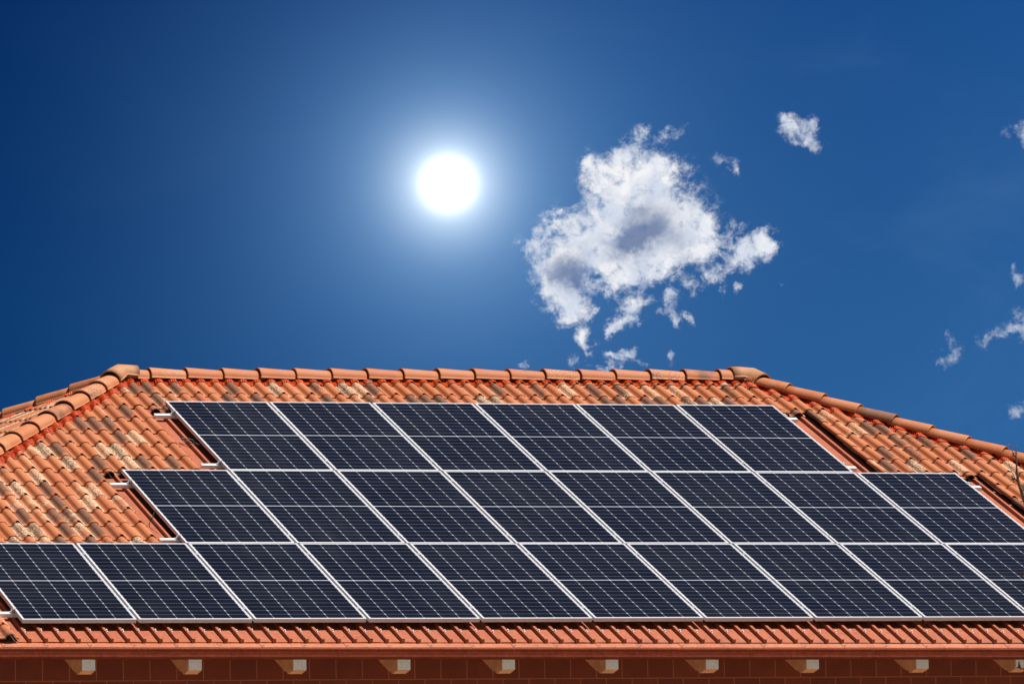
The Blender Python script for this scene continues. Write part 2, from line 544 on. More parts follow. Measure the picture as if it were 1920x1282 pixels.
def mat_wall():
    mt, N, b = principled('clay_block_wall')
    pos = N.n('ShaderNodeNewGeometry').outputs['Position']
    sp = N.n('ShaderNodeSeparateXYZ')
    N.link(pos, sp.inputs[0])
    along = N.m('ADD', sp.outputs[0], sp.outputs[1])
    v = N.xyz(N.m('ADD', along, 0.12), N.m('SUBTRACT', sp.outputs[2], BRICK_Z), 0.0)
    br = N.n('ShaderNodeTexBrick')
    N.link(v, br.inputs['Vector'])
    br.offset = 0.38
    br.inputs['Scale'].default_value = 1.0
    br.inputs['Mortar Size'].default_value = 0.0050
    br.inputs['Mortar Smooth'].default_value = 0.25
    br.inputs['Brick Width'].default_value = 0.245
    br.inputs['Row Height'].default_value = 0.192
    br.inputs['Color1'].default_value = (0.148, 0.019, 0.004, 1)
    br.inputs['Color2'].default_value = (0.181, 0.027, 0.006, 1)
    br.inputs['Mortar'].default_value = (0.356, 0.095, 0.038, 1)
    n1 = N.noise(pos, 4.0, 5.0, 0.6)
    w = N.n('ShaderNodeTexWave', wave_type='BANDS', bands_direction='X')
    N.link(N.xyz(along, 0.0, 0.0), w.inputs['Vector'])
    w.inputs['Scale'].default_value = 24.0
    w.inputs['Distortion'].default_value = 0.6
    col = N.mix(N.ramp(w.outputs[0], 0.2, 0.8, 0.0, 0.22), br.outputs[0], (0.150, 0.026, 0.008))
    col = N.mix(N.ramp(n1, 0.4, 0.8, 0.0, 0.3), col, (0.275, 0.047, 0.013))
    N.link(col, b.inputs['Base Color'])
    b.inputs['Roughness'].default_value = 0.85
    bump(N, b, N.m('ADD', N.m('MULTIPLY', w.outputs[0], 0.4), br.outputs['Fac']), 0.4, 0.006)
    return mt


P0 = math.radians(23.5)
CP, SP = math.cos(P0), math.sin(P0)
PLANE = Matrix.Rotation(P0, 4, 'X')         # plane coordinates (u, v, h) -> world


def W(u, v, h=0.0):
    return Vector((u, v * CP - h * SP, v * SP + h * CP))


def eave(u):
    """the eave runs a touch out of square"""
    return -0.200 - 0.0105 * u


BRICK_Z = at(700, 1273, 0.28).z
M_TILE = mat_tiles()
M_CAP = mat_cap('ridge_clay')
M_APEX = mat_cap('pale_clay', True)
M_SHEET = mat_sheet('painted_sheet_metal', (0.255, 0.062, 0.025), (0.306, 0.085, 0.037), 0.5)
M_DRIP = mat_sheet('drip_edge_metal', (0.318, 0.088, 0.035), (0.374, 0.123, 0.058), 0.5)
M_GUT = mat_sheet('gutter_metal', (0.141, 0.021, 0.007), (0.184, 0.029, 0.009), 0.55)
M_ROLL = mat_roll()
M_ALU = plain('aluminium_frame', (0.52, 0.515, 0.52), 0.42, 0.0, 0.03)
M_RAIL = plain('bright_rail', (0.72, 0.72, 0.72), 0.4, 0.0, 0.02)
M_STEEL = plain('steel_clamp', (0.55, 0.56, 0.58), 0.35, 0.6, 0.1, 60)
M_CELL = mat_cells()
M_BACK = plain('panel_backsheet', (0.6, 0.6, 0.6), 0.6)
M_WALL = mat_wall()
M_WOOD = plain('tan_wood', (0.78, 0.34, 0.16), 0.7, 0.0, 0.14, 9.0)
M_PALE = plain('pale_end_grain', (0.72, 0.69, 0.65), 0.75, 0.0, 0.08, 30.0)
M_DECK = plain('roof_deck_felt', (0.10, 0.045, 0.03), 0.9, 0.0, 0.2)
M_SOFFIT = plain('soffit_boards', (0.30, 0.14, 0.07), 0.8, 0.0, 0.2)
M_CABLE = plain('black_cable', (0.012, 0.012, 0.012), 0.45, 0.0, 0.1)
M_SCREW = plain('zinc_screw', (0.80, 0.72, 0.68), 0.35, 0.2, 0.05)
M_BARK = plain('twig_bark', (0.10, 0.055, 0.04), 0.85, 0.0, 0.3, 40)


# ------------------------------------------------------------------ ground
mt, N, b = principled('pale_yard_ground')
pos = N.n('ShaderNodeNewGeometry').outputs['Position']
n1 = N.noise(pos, 0.35, 6.0, 0.65)
n2 = N.noise(pos, 14.0, 5.0, 0.7)
col = N.mix(N.ramp(n1, 0.35, 0.65), (0.24, 0.20, 0.15), (0.33, 0.28, 0.21))
col = N.mix(N.ramp(n2, 0.4, 0.7, 0.0, 0.5), col, (0.20, 0.17, 0.12))
N.link(col, b.inputs['Base Color'])
b.inputs['Roughness'].default_value = 0.95
bump(N, b, n2, 0.8, 0.05)
GZ = -3.25
g = MB()
R_ = 9000
g.add([(-R_, -R_, GZ), (R_, -R_, GZ), (R_, R_, GZ), (-R_, R_, GZ)], [(0, 1, 2, 3)])
go = g.build('ground', mt)
tag(go, kind='structure')

# the visible sun, far beyond everything
sm, N, b = principled('sun_surface')
N.t.nodes.remove(b)
em = N.n('ShaderNodeEmission')
em.inputs[0].default_value = (1, 0.98, 0.94, 1)
em.inputs[1].default_value = 6.0
N.link(em.outputs[0], [n_ for n_ in N.t.nodes if n_.type == 'OUTPUT_MATERIAL'][0].inputs[0])
import bmesh
bm = bmesh.new()
bmesh.ops.create_icosphere(bm, subdivisions=4, radius=9000 * 30 / F_PX)
me = bpy.data.meshes.new('sun')
bm.to_mesh(me)
bm.free()
me.materials.append(sm)
me.polygons.foreach_set('use_smooth', [True] * len(me.polygons))
sun_o = bpy.data.objects.new('sun', me)
COL.objects.link(sun_o)
sun_o.location = CAM + SF * 9000
tag(sun_o, 'blazing white sun high in the deep blue sky above the ridge', 'sun')

# ------------------------------------------------------------------ house: shape
V_L, V_R = 6.008, 6.100         # where the ridge caps meet the front slope, left and right
U_L, U_R = 2.93, 9.52           # the two apexes along the eave direction


def v_ridge(u):
    return V_L + (V_R - V_L) * (u - U_L) / (U_R - U_L)


VTOP = 6.125                    # ridge line on the front slope
HB = -0.068                     # height of the tile pans over the panel plane
APL = W(U_L, VTOP + 0.0, HB)
APR = W(U_R, VTOP + 0.10, HB)
SL_L, SL_R = 1.062, 1.165       # run of the hips on the front slope (dv/du)
vE = -0.20
UWL = U_L - (VTOP - vE) / SL_L
UWR = U_R + (VTOP + 0.10 - vE + 0.10) / SL_R
EFL = W(UWL, vE, HB)
EFR = W(UWR, vE - 0.10, HB)
YB = 2 * APL.y - EFL.y
EBL = Vector((EFL.x, YB, EFL.z))
EBR = Vector((EFR.x, YB + 0.15, EFR.z))

house = empty('house')
tag(house, 'brick house under a hipped terracotta tile roof covered with solar panels', 'house')


def slope_frame(E0, E1, A0, A1):
    """eave from E0 to E1 (left to right seen from outside), ridge from A0 to A1"""
    a = (E1 - E0).normalized()
    nrm = (E1 - E0).cross(A0 - E0).normalized()
    if nrm.z < 0: nrm = -nrm
    bb = nrm.cross(a).normalized()
    return E0, a, bb, nrm


BAR, ROW = 0.1453, 0.332


def tile_slope(mb, tints, roll, O, A, B, Nn, c0, cols, b_end0, clip_hip, blim, bmax, hi=True, hb=0.0, openedges=()):
    """barrel tiles: c0 = a-coordinate of the centre of column 0; b_end0 = lower end of the lowest row;
    clip_hip(a, b) -> distance inside the slope from the nearest hip or ridge; blim(col) -> lowest b or None"""
    prof = [-1.0, -0.80, -0.62, -0.54, -0.42, -0.22, 0.0, 0.22, 0.42, 0.54, 0.64, 0.82, 1.0] if hi else [-1.0, -0.72, -0.5, -0.2, 0.2, 0.5, 0.72, 1.0]
    segs = [0.0, 0.03, 0.09, 0.15, 0.21, 0.27, ROW + 0.004] if hi else [0.0, 0.12, 0.22, ROW + 0.004]
    for c in cols:
        ac = c0 + c * BAR
        lim = blim(ac)
        if lim is None: continue
        k = 0
        while True:
            be = b_end0 + k * ROW
            k += 1
            if be > bmax: break
            if be + ROW < lim + 0.03: continue
            tr = random.Random(c * 7919 + k * 104729 + int(b_end0 * 1000) + int(O.x * 10))
            lo = max(be, lim)
            if clip_hip(ac, be + ROW) < -0.25 and clip_hip(ac, be) < -0.25: continue
            jh, ja, jt = tr.uniform(-0.002, 0.003), tr.uniform(-0.0022, 0.0022), tr.uniform(-0.003, 0.003)
            r1, r2 = tr.random(), tr.random()
            ss = [s_ for s_ in segs if be + s_ > lo + 0.004]
            ss = [lo - be] + [s_ for s_ in ss if s_ > (lo - be) + 0.004]
            if len(ss) < 2: continue
            base = len(mb.v)
            grid = []
            for s_ in ss:
                t = s_ / ROW
                rb = 0.0455 - 0.0015 * t
                ht = 0.042 - 0.001 * t
                lift = 0.0095 * (1 - t)
                row = []
                for q in prof:
                    d = q * BAR / 2
                    x_ = abs(d) / rb
                    h = ht * math.sqrt(max(0.0, 1 - x_ ** 2.1)) if x_ < 1 else -0.002 * min(1, (x_ - 1) * 4)
                    if x_ >= 1 and d > 0: h += 0.004 * max(0.0, 1 - (x_ - 1) * 2.5)
                    row.append((ac + d + ja + jt * (t - 0.5), be + s_, hb + h + lift + jh))
                grid.append(row)
            n_ = len(prof)
            keepv = {}
            fl = []
            pts = []

            def vid(i, j, dh=0.0, key=None):
                kk = (i, j, key)
                if kk not in keepv:
                    a_, b_, h_ = grid[i][j]
                    keepv[kk] = base + len(pts)
                    pts.append(O + A * a_ + B * b_ + Nn * (h_ + dh))
                    tints.append((r1, r2, (prof[j] + 1) / 2, (b_ - be) / ROW))
                return keepv[kk]
            notch = hi and (c % 2 == 0)
            cutl = any(dn_ < 0 and abs((ac - BAR / 2) - au_) < 0.02 and be + 0.1 < vt_ for (au_, dn_, vt_) in openedges)
            for i in range(len(ss) - 1):
                for j in range(n_ - 1):
                    am = (grid[i][j][0] + grid[i][j + 1][0]) / 2
                    bm_ = (grid[i][j][1] + grid[i + 1][j][1]) / 2
                    din = clip_hip(am, bm_)
                    if din < 0: continue
                    if notch and i == 0 and j in (5, 6) and lo == be: continue
                    if cutl and j < 4: continue
                    fl.append((vid(i, j), vid(i, j + 1), vid(i + 1, j + 1), vid(i + 1, j)))
                    if roll is not None and din < 0.178 + 0.012 * math.sin(am * 31 + bm_ * 17):
                        roll.append((O, A, B, Nn, [grid[i][j], grid[i][j + 1], grid[i + 1][j + 1], grid[i + 1][j]]))
            # lower lip
            if clip_hip(ac, lo) > 0:
                for j in range(4 if cutl else 0, n_ - 1):
                    fl.append((vid(0, j, -0.0110, 'd'), vid(0, j + 1, -0.0110, 'd'), vid(0, j + 1), vid(0, j)))
                    if notch and j in (5, 6) and lo == be:
                        fl[-1] = (vid(0, j, -0.0110, 'd'), vid(0, j + 1, -0.0110, 'd'), vid(0, j + 1, -0.0085, 'n'), vid(0, j, -0.0085, 'n'))
            # open long sides beside the metal strips
            for (au, dirn, vt_) in openedges:
                if abs((ac + dirn * BAR / 2) - au) < 0.02 and be + 0.1 < vt_:
                    j = n_ - 1 if dirn > 0 else 4
                    for i in range(len(ss) - 1):
                        if clip_hip(ac, grid[i][j][1]) > 0:
                            fl.append((vid(i, j), vid(i + 1, j), vid(i + 1, j, -0.016 if dirn > 0 else -0.024, 's'), vid(i, j, -0.016 if dirn > 0 else -0.024, 's')))
            mb.v += [tuple(p) for p in pts]
            mb.f += fl
            mb.mi += [0] * len(fl)


tiles = MB()
tints = []
roll = []

# front slope in panel coordinates (u, v): frame origin at u=0, v=0
HUL = lambda v: U_L - (VTOP - v) / SL_L
HUR = lambda v: U_R + (VTOP + 0.10 - v) / SL_R


def clip_front(a, b_):
    d1 = (a - HUL(b_)) * SL_L / math.hypot(1, SL_L)
    d2 = (HUR(b_) - a) * SL_R / math.hypot(1, SL_R)
    d3 = (v_ridge(a) + 0.09) - b_
    return min(d1, d2, d3)


def lim_front(a):
    e = eave(a) - 0.005
    lim = e
    if a > -0.118: lim = 1.86
    if 1.916 < a < 10.78: lim = 3.60
    if 2.933 < a < 9.70: lim = 5.235
    if a > 11.9: lim = e
    return lim


C0 = 3.006
ncol = range(int((UWL - C0) / BAR) - 2, int((UWR - C0) / BAR) + 3)
ncol = [c for c in ncol]
tile_slope(tiles, tints, roll, W(0, 0, 0), Vector((1, 0, 0)), Vector((0, CP, SP)), Vector((0, -SP, CP)), C0, ncol,
           5.65 - ROW * 18, clip_front, lim_front, 6.2, True, HB,
           openedges=((-0.118, 1, 9), (1.916, 1, 9), (2.933, 1, 9), (9.762, -1, 5.2), (10.78, -1, 3.6), (11.93, -1, 1.8)))


def other_slope(E0, E1, A0, A1, hi, use_roll):
    O, A, B, Nn = slope_frame(E0, E1, A0, A1)
    L = (E1 - E0).length
    pa0, pa1 = (A0 - O).dot(A), (A1 - O).dot(A)
    hb_ = (A0 - O).dot(B)

    def clip(a, b_):
        d1 = (a * hb_ - pa0 * b_) / math.hypot(hb_, pa0)
        d2 = ((L - a) * hb_ - (L - pa1) * b_) / math.hypot(hb_, L - pa1)
        return min(d1, d2, hb_ - b_)
    tile_slope(tiles, tints, roll if use_roll else None, O, A, B, Nn, 0.05, range(int(L / BAR) + 1), 0.0, clip, lambda a: 0.0, hb_ + 0.2, hi, 0.0)


other_slope(EBL, EFL, APL, APL, True, True)        # west slope, seen edge on between the two left hips
other_slope(EFR, EBR, APR, APR, False, False)      # east
other_slope(EBR, EBL, APR, APL, False, False)      # back
roof = tiles.build('roof', M_TILE, house, smooth=True)
at_ = roof.data.attributes.new('tint', 'FLOAT_COLOR', 'POINT')
at_.data.foreach_set('color', [x_ for t_ in tints for x_ in t_])

# crumpled red ventilation roll between the caps and the tiles: pleated ribbons laid over the barrels
def surf_h(ac, bc, c0, b0, hb):
    c = round((ac - c0) / BAR)
    d = ac - (c0 + c * BAR)
    t = ((bc - b0) / ROW) % 1.0
    rb_ = 0.0455 - 0.0015 * t
    x_ = abs(d) / rb_
    return hb + (0.041 * math.sqrt(max(0.0, 1 - x_ ** 2.1)) if x_ < 1 else 0.0) + 0.0095 * (1 - t)


def ribbon(mb, O, A, B, Nn, p0, p1, nrm2, c0, b0, hb, w0=-0.06, w1=0.054, over=None):
    """p0, p1: line in slope coordinates at the edge of the caps, nrm2: unit vector pointing down the slope away from them"""
    L = math.hypot(p1[0] - p0[0], p1[1] - p0[1])
    n_ = int(L / 0.009)
    cross = 7
    base = len(mb.v)
    for i in range(n_ + 1):
        f = i / n_
        a_, b_ = p0[0] + (p1[0] - p0[0]) * f, p0[1] + (p1[1] - p0[1]) * f
        edge = w1 + 0.020 * noise.noise(Vector((a_ * 9, b_ * 9, 1))) + 0.010 * noise.noise(Vector((a_ * 30, b_ * 30, 5)))
        pleat = 0.0050 * (1 if i % 2 else -1)
        for q in range(cross):
            w = w0 + (edge - w0) * q / (cross - 1)
            aa, bb_ = a_ + nrm2[0] * w, b_ + nrm2[1] * w
            hs = surf_h(aa, bb_, c0, b0, hb)
            hi_ = hb + 0.050
            k_ = min(1.0, max(0.0, (w - w0) / (edge - w0)))
            k_ = 0.35 + 0.65 * k_
            h = hi_ * (1 - k_) + hs * k_ + 0.005 + pleat * (1.0 - 0.5 * k_) + 0.006 * noise.noise(Vector((aa * 16, bb_ * 16, 3)))
            mb.v.append(tuple(O + A * aa + B * bb_ + Nn * max(h, hs + 0.003)))
    for i in range(n_):
        for q in range(cross - 1):
            mb.f.append((base + i * cross + q, base + (i + 1) * cross + q, base + (i + 1) * cross + q + 1, base + i * cross + q + 1))
            mb.mi.append(0)


rb = MB()
FO, FA, FB, FN = W(0, 0, 0), Vector((1, 0, 0)), Vector((0, CP, SP)), Vector((0, -SP, CP))
ribbon(rb, FO, FA, FB, FN, (U_L + 0.12, v_ridge(U_L)), (U_R - 0.08, v_ridge(U_R)), (0, -1), C0, 5.65, HB)
dl = math.hypot(1, SL_L)
nl = (SL_L / dl, -1 / dl)
ribbon(rb, FO, FA, FB, FN, (UWL + nl[0] * 0.125, vE + nl[1] * 0.125), (U_L + nl[0] * 0.125, VTOP + nl[1] * 0.125), nl, C0, 5.65, HB, w1=0.056)
dr = math.hypot(1, SL_R)
nr = (-SL_R / dr, -1 / dr)
ribbon(rb, FO, FA, FB, FN, (U_R + nr[0] * 0.120, VTOP + 0.10 + nr[1] * 0.120), (UWR + nr[0] * 0.120, vE + nr[1] * 0.120), nr, C0, 5.65, HB, w1=0.056)
O, A, B, Nn = slope_frame(EBL, EFL, APL, APL)
LW, HW = (EFL - EBL).length, (APL - O).dot(B)
for (q0, q1, sgn) in (((0, 0), ((APL - O).dot(A), HW), 1), ((LW, 0), ((APL - O).dot(A), HW), -1)):
    dx, dy = q1[0] - q0[0], q1[1] - q0[1]
    ll = math.hypot(dx, dy)
    nn2 = (dy / ll, -dx / ll)
    if nn2[1] > 0: nn2 = (-nn2[0], -nn2[1])
    ribbon(rb, O, A, B, Nn, (q0[0] + nn2[0] * 0.12, q0[1] + nn2[1] * 0.12), (q1[0] + nn2[0] * 0.12, q1[1] + nn2[1] * 0.12), nn2, 0.05, 0.0, 0.0)
ro = rb.build('ridge_roll', M_ROLL, roof, smooth=False)
ro['label'] = 'pleated red vent roll under the caps'


# ------------------------------------------------------------------ ridge and hip caps
def cap_mesh(name, L=0.425, r0=0.094, r1=0.112, t=0.013, lift=0.016, mat=M_CAP, seg=16, flat=0.92):
    mb = MB()
    xs = [0.0, 0.012, 0.14, 0.28, L]
    for side, rr in ((1, 0.0), (-1, -t)):
        base = len(mb.v)
        for x_ in xs:
            f = x_ / L
            r = (r1 * (1 - f) + r0 * f) + rr
            z0 = lift * (1 - f) - 0.0
            for j in range(seg + 1):
                an = math.pi * (j / seg)
                y = -math.cos(an) * r
                z = math.sin(an) ** 0.9 * r * flat if math.sin(an) > 0 else 0
                mb.v.append((x_, y, z + z0 - 0.012))
        for i in range(len(xs) - 1):
            for j in range(seg):
                q = (base + i * (seg + 1) + j, base + (i + 1) * (seg + 1) + j, base + (i + 1) * (seg + 1) + j + 1, base + i * (seg + 1) + j + 1)
                mb.f.append(q if side > 0 else tuple(reversed(q)))
                mb.mi.append(0)
    h = len(xs) * (seg + 1)
    for j in range(seg):
        mb.f.append((j, j + 1, h + j + 1, h + j)); mb.mi.append(0)
        e0 = (len(xs) - 1) * (seg + 1)
        mb.f.append((e0 + j + 1, e0 + j, h + e0 + j, h + e0 + j + 1)); mb.mi.append(0)
    for i in range(len(xs) - 1):
        for j in (0, seg):
            mb.f.append((i * (seg + 1) + j, (i + 1) * (seg + 1) + j, h + (i + 1) * (seg + 1) + j, h + i * (seg + 1) + j)); mb.mi.append(0)
    me = mb.mesh(name, mat, True)
    # keep the rims crisp
    for p in me.polygons:
        if p.index >= 2 * (len(xs) - 1) * seg: p.use_smooth = False
    return me


CAP_ME = cap_mesh('ridge_tile')
CAPH_ME = cap_mesh('hip_tile', flat=0.85)


def frame_along(p, d, roll_=0.0):
    x = d.normalized()
    y = Vector((0, 0, 1)).cross(x).normalized()
    z = x.cross(y)
    m_ = Matrix.Identity(4)
    for i in range(3):
        m_[i][0], m_[i][1], m_[i][2], m_[i][3] = x[i], y[i], z[i], p[i]
    return m_


def ridge_pt(u):
    v = v_ridge(u)
    q = W(u, v, -0.006)
    return Vector((u, q.y + 0.105, q.z))


rr = random.Random(3)
EXPO = 0.3765
k = 0
u = 3.225
while u < 9.30:
    d = ridge_pt(u + 0.3) - ridge_pt(u)
    m_ = frame_along(ridge_pt(u) + Vector((0, rr.uniform(-.003, .003), rr.uniform(-.002, .003))), d)
    inst('ridge_tile', CAP_ME, roof, m_)
    u += EXPO
# closing piece at the left end of the ridge row
inst('ridge_tile', CAP_ME, roof, frame_along(ridge_pt(3.225 - EXPO), ridge_pt(4) - ridge_pt(3)))


def hip_caps(apex, foot, n_first=0.12):
    d = (foot - apex)
    L = d.length
    dn = d.normalized()
    s_ = n_first
    while s_ < L - 0.05:
        p = apex + dn * (s_ + EXPO) + Vector((0, 0, 0.040 + rr.uniform(-.002, .003)))
        m_ = frame_along(p, -dn)
        inst('hip_tile', CAPH_ME, roof, m_)
        s_ += EXPO


APLt = ridge_pt(U_L)
APRt = ridge_pt(U_R)
APLh = Vector((U_L, APLt.y, APLt.z - 0.035))
APRh = Vector((U_R, APRt.y, APRt.z - 0.035))
hip_caps(APLh, EFL)
hip_caps(APLh, EBL)
hip_caps(APRh, EFR)
hip_caps(APRh, EBR)


def sweep_half(path, rads, t=0.014, seg=16, flat=0.92):
    mb = MB()
    n_ = len(path)
    for side, rr_ in ((1, 0.0), (-1, -t)):
        base = len(mb.v)
        for i, p in enumerate(path):
            d = (path[min(i + 1, n_ - 1)] - path[max(i - 1, 0)]).normalized()
            y = Vector((0, 0, 1)).cross(d).normalized()
            z = d.cross(y)
            r = rads[i] + rr_
            for j in range(seg + 1):
                an = math.pi * j / seg
                mb.v.append(tuple(p + y * (-math.cos(an) * r) + z * (math.sin(an) * r * flat)))
        for i in range(n_ - 1):
            for j in range(seg):
                q = (base + i * (seg + 1) + j, base + (i + 1) * (seg + 1) + j, base + (i + 1) * (seg + 1) + j + 1, base + i * (seg + 1) + j + 1)
                mb.f.append(q if side > 0 else tuple(reversed(q))); mb.mi.append(0)
    h = n_ * (seg + 1)
    for e0 in (0, (n_ - 1) * (seg + 1)):
        for j in range(seg):
            mb.f.append((e0 + j, e0 + j + 1, h + e0 + j + 1, h + e0 + j)); mb.mi.append(0)
    for i in range(n_ - 1):
        for j in (0, seg):
            mb.f.append((i * (seg + 1) + j, (i + 1) * (seg + 1) + j, h + (i + 1) * (seg + 1) + j, h + i * (seg + 1) + j)); mb.mi.append(0)
    return mb


hdl = (EFL - APLh).normalized()
hdr = (EFR - APRh).normalized()
upv = Vector((0, 0, 1))
mbx = sweep_half([APLh + hdl * 0.20 + upv * 0.058, APLh + hdl * 0.10 + upv * 0.062, APLt + Vector((0.0, -.02, .032)), APLt + Vector((0.09, 0, .028)), APLt + Vector((0.17, 0, .020))], [0.116, 0.114, 0.113, 0.113, 0.117])
o = mbx.build('apex_tile', M_APEX, roof, True)
o['label'] = 'pale bent apex tile joining ridge and left hips'
mbx = sweep_half([APRt + Vector((-0.13, 0, .024)), APRt + Vector((-0.02, 0, .028)), APRt + Vector((0.10, -.01, .020)), APRh + hdr * 0.22 + upv * 0.056], [0.118, 0.113, 0.113, 0.117])
o = mbx.build('apex_tile', M_APEX, roof, True)
o['label'] = 'pale bent apex tile joining ridge and right hips'

# ------------------------------------------------------------------ roof deck and walls
dk = MB()
dz = Vector((0, 0, -0.050 / CP))
topd = [EFL + dz, EFR + dz, EBR + dz, EBL + dz, APL + dz, APR + dz]
th = Vector((0, 0, -0.06))
ov = 0.55
botd = [p + th for p in topd]
dk.add(topd + botd, [(0, 1, 5, 4), (1, 2, 5), (2, 3, 4, 5), (3, 0, 4), (6, 10, 11, 7), (7, 11, 8), (8, 11, 10, 9), (9, 10, 6),
                     (0, 6, 7, 1), (1, 7, 8, 2), (2, 8, 9, 3), (3, 9, 6, 0)])
deck = dk.build('roof_deck', M_DECK, house)

WALL_Y = 0.28
wx0, wx1, wy0, wy1 = EFL.x + ov, EFR.x - ov, WALL_Y, YB - 0.45
wt_z = (EFL.z + dz.z - 0.062) + 0.40 * SP / CP * 0.9
wl = MB()
tk = 0.28
ring_o = [(wx0, wy0), (wx1, wy0), (wx1, wy1), (wx0, wy1)]
ring_i = [(wx0 + tk, wy0 + tk), (wx1 - tk, wy0 + tk), (wx1 - tk, wy1 - tk), (wx0 + tk, wy1 - tk)]
vs = []
for (x_, y_) in ring_o + ring_i:
    vs += [(x_, y_, GZ - 0.2), (x_, y_, wt_z)]
fs = []
for i in range(4):
    j = (i + 1) % 4
    fs.append((2 * i, 2 * j, 2 * j + 1, 2 * i + 1))
    fs.append((8 + 2 * j, 8 + 2 * i, 8 + 2 * i + 1, 8 + 2 * j + 1))
    fs.append((2 * i + 1, 2 * j + 1, 8 + 2 * j + 1, 8 + 2 * i + 1))
wl.add(vs, fs)
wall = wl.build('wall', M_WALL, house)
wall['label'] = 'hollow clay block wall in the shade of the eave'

# ------------------------------------------------------------------ metal sheet under the panels
HS = -0.100
RIB0, RIBD = -0.018, 0.1475
sh = MB()
strips = [(-0.118, 11.93, lambda u_: eave(u_), 1.87), (1.85, 10.85, lambda u_: 1.87, 3.62), (2.87, 9.83, lambda u_: 3.62, 5.36)]
xsu = sorted(set([-0.118, 1.85, 1.916, 2.87, 2.933, 9.762, 9.83, 10.78, 10.85, 11.93]))
cuts = []
kk = -4
while RIB0 + kk * RIBD < 12.1:
    c_ = RIB0 + kk * RIBD
    cuts += [(c_ - 0.017, 0.0), (c_ - 0.0125, 0.031), (c_ + 0.0125, 0.031), (c_ + 0.017, 0.0)]
    kk += 1


def rib_h(u_):
    for i in range(len(cuts) - 1):
        if cuts[i][0] <= u_ <= cuts[i + 1][0]:
            t = (u_ - cuts[i][0]) / (cuts[i + 1][0] - cuts[i][0])
            return cuts[i][1] * (1 - t) + cuts[i + 1][1] * t
    return 0.0


for (a0, a1, lo, hi_) in strips:
    us = sorted(set([a0, a1] + [c_[0] for c_ in cuts if a0 < c_[0] < a1]))
    nv = 3
    pts = []
    for u_ in us:
        for q in range(nv + 1):
            v = lo(u_) + (hi_ - lo(u_)) * (q / nv) ** 1.6
            sag = -0.0025 * noise.noise(Vector((u_ * 2.2, v * 2, 3))) if q else 0.007 * abs(noise.noise(Vector((u_ * 3.1, 0, 7)))) - 0.002
            pts.append(W(u_, v, HS + rib_h(u_) + sag))
    fs = []
    for i in range(len(us) - 1):
        for q in range(nv):
            fs.append((i * (nv + 1) + q, (i + 1) * (nv + 1) + q, (i + 1) * (nv + 1) + q + 1, i * (nv + 1) + q + 1))
    sh.add(pts, fs)
# closed rib ends at the eave
for i in range(0, len(cuts), 4):
    if cuts[i][0] < -0.118 or cuts[i + 3][0] > 11.93: continue
    q = []
    for (u_, h_) in cuts[i:i + 4]:
        q.append(W(u_, eave(u_) - 0.001, HS + h_ - 0.002))
    q2 = [W(cuts[i + 3][0], eave(u_) - 0.001, HS - 0.012), W(cuts[i][0], eave(u_) - 0.001, HS - 0.012)]
    sh.add(q + q2, [(0, 5, 4, 3, 2, 1)])
sheet = sh.build('metal_sheet', M_SHEET, house)
sheet['label'] = 'terracotta painted ribbed metal sheet under the panels'
# screws on the ribs
sc_ = MB()
sc_.tube([(0, 0, 0), (0, 0, 0.004)], 0.012, 8)
sc_.tube([(0, 0, 0.004), (0, 0, 0.018)], 0.0075, 6)
sme = sc_.mesh('screw', M_SCREW)
kk = 0
while RIB0 + kk * RIBD < 10.3:
    u_ = RIB0 + kk * RIBD
    v = eave(u_) + 0.165 + rr.uniform(-0.012, 0.012)
    mm = PLANE @ Matrix.Translation((u_ + rr.uniform(-.003, .003), v, HS + 0.0305))
    if u_ > -0.1:
        inst('screw', sme, sheet, mm)
    kk += 1

# drip edge strip along the whole eave
de = MB()
u_ = UWL + 0.02
i = 0
while u_ < UWR - 0.05:
    u2 = min(u_ + 0.388 + rr.uniform(-0.01, 0.01), UWR - 0.02)
    d = 0.0015 * (i % 2)
    a0, a1 = u_ + 0.002, u2 - 0.002
    pr = [(0.035, -0.012), (-0.008, -0.010), (-0.090, -0.010), (-0.094, -0.020)]
    pts = []
    for uu in (a0, a1):
        for (dv, dh) in pr:
            pts.append(W(uu, eave(uu) + dv, HS + dh + d + 0.001 * noise.noise(Vector((uu * 5, dv * 9, 0)))))
    de.add(pts, [(q, q + 1, 4 + q + 1, 4 + q) for q in range(3)])
    # small rivet
    for rv in (-0.055,):
        c_ = W(a0 + 0.02, eave(a0) + rv, HS - 0.010 + d)
        nn = Vector((0, -SP, CP))
        de.tube([c_, c_ + nn * 0.005], 0.008, 6)
    u_ = u2
    i += 1
drip = de.build('drip_edge', M_DRIP, house)

# gutter
gt = MB()
prof = [(-0.008, 0.010), (-0.014, 0.006), (-0.014, -0.004), (-0.012, -0.014), (-0.0115, -0.040), (-0.0118, -0.052), (-0.0135, -0.058), (-0.0135, -0.064), (-0.010, -0.071), (0.002, -0.078), (0.045, -0.086), (0.085, -0.080), (0.105, -0.055), (0.108, 0.010)]
profi = [(y + 0.004, z + 0.003) for (y, z) in prof]
gu = [UWL - 0.05 + i * (UWR - UWL + 0.1) / 40 for i in range(41)]
for gi, uu in enumerate(gu):
    e0 = W(uu, eave(uu) - 0.094, HS - 0.016)
    for (y, z) in prof + list(reversed(profi)):
        gt.v.append((uu, e0.y + y + 0.004, e0.z + z - 0.012 + 0.0012 * noise.noise(Vector((uu * 1.7, 0, 0)))))
npf = len(prof) * 2
for i in range(40):
    for j in range(npf):
        gt.f.append((i * npf + j, i * npf + (j + 1) % npf, (i + 1) * npf + (j + 1) % npf, (i + 1) * npf + j)); gt.mi.append(0)
gt.f.append(tuple(range(npf))); gt.mi.append(0)
gt.f.append(tuple(reversed(range(40 * npf, 41 * npf)))); gt.mi.append(0)
gutter = gt.build('gutter', M_GUT, house, False)

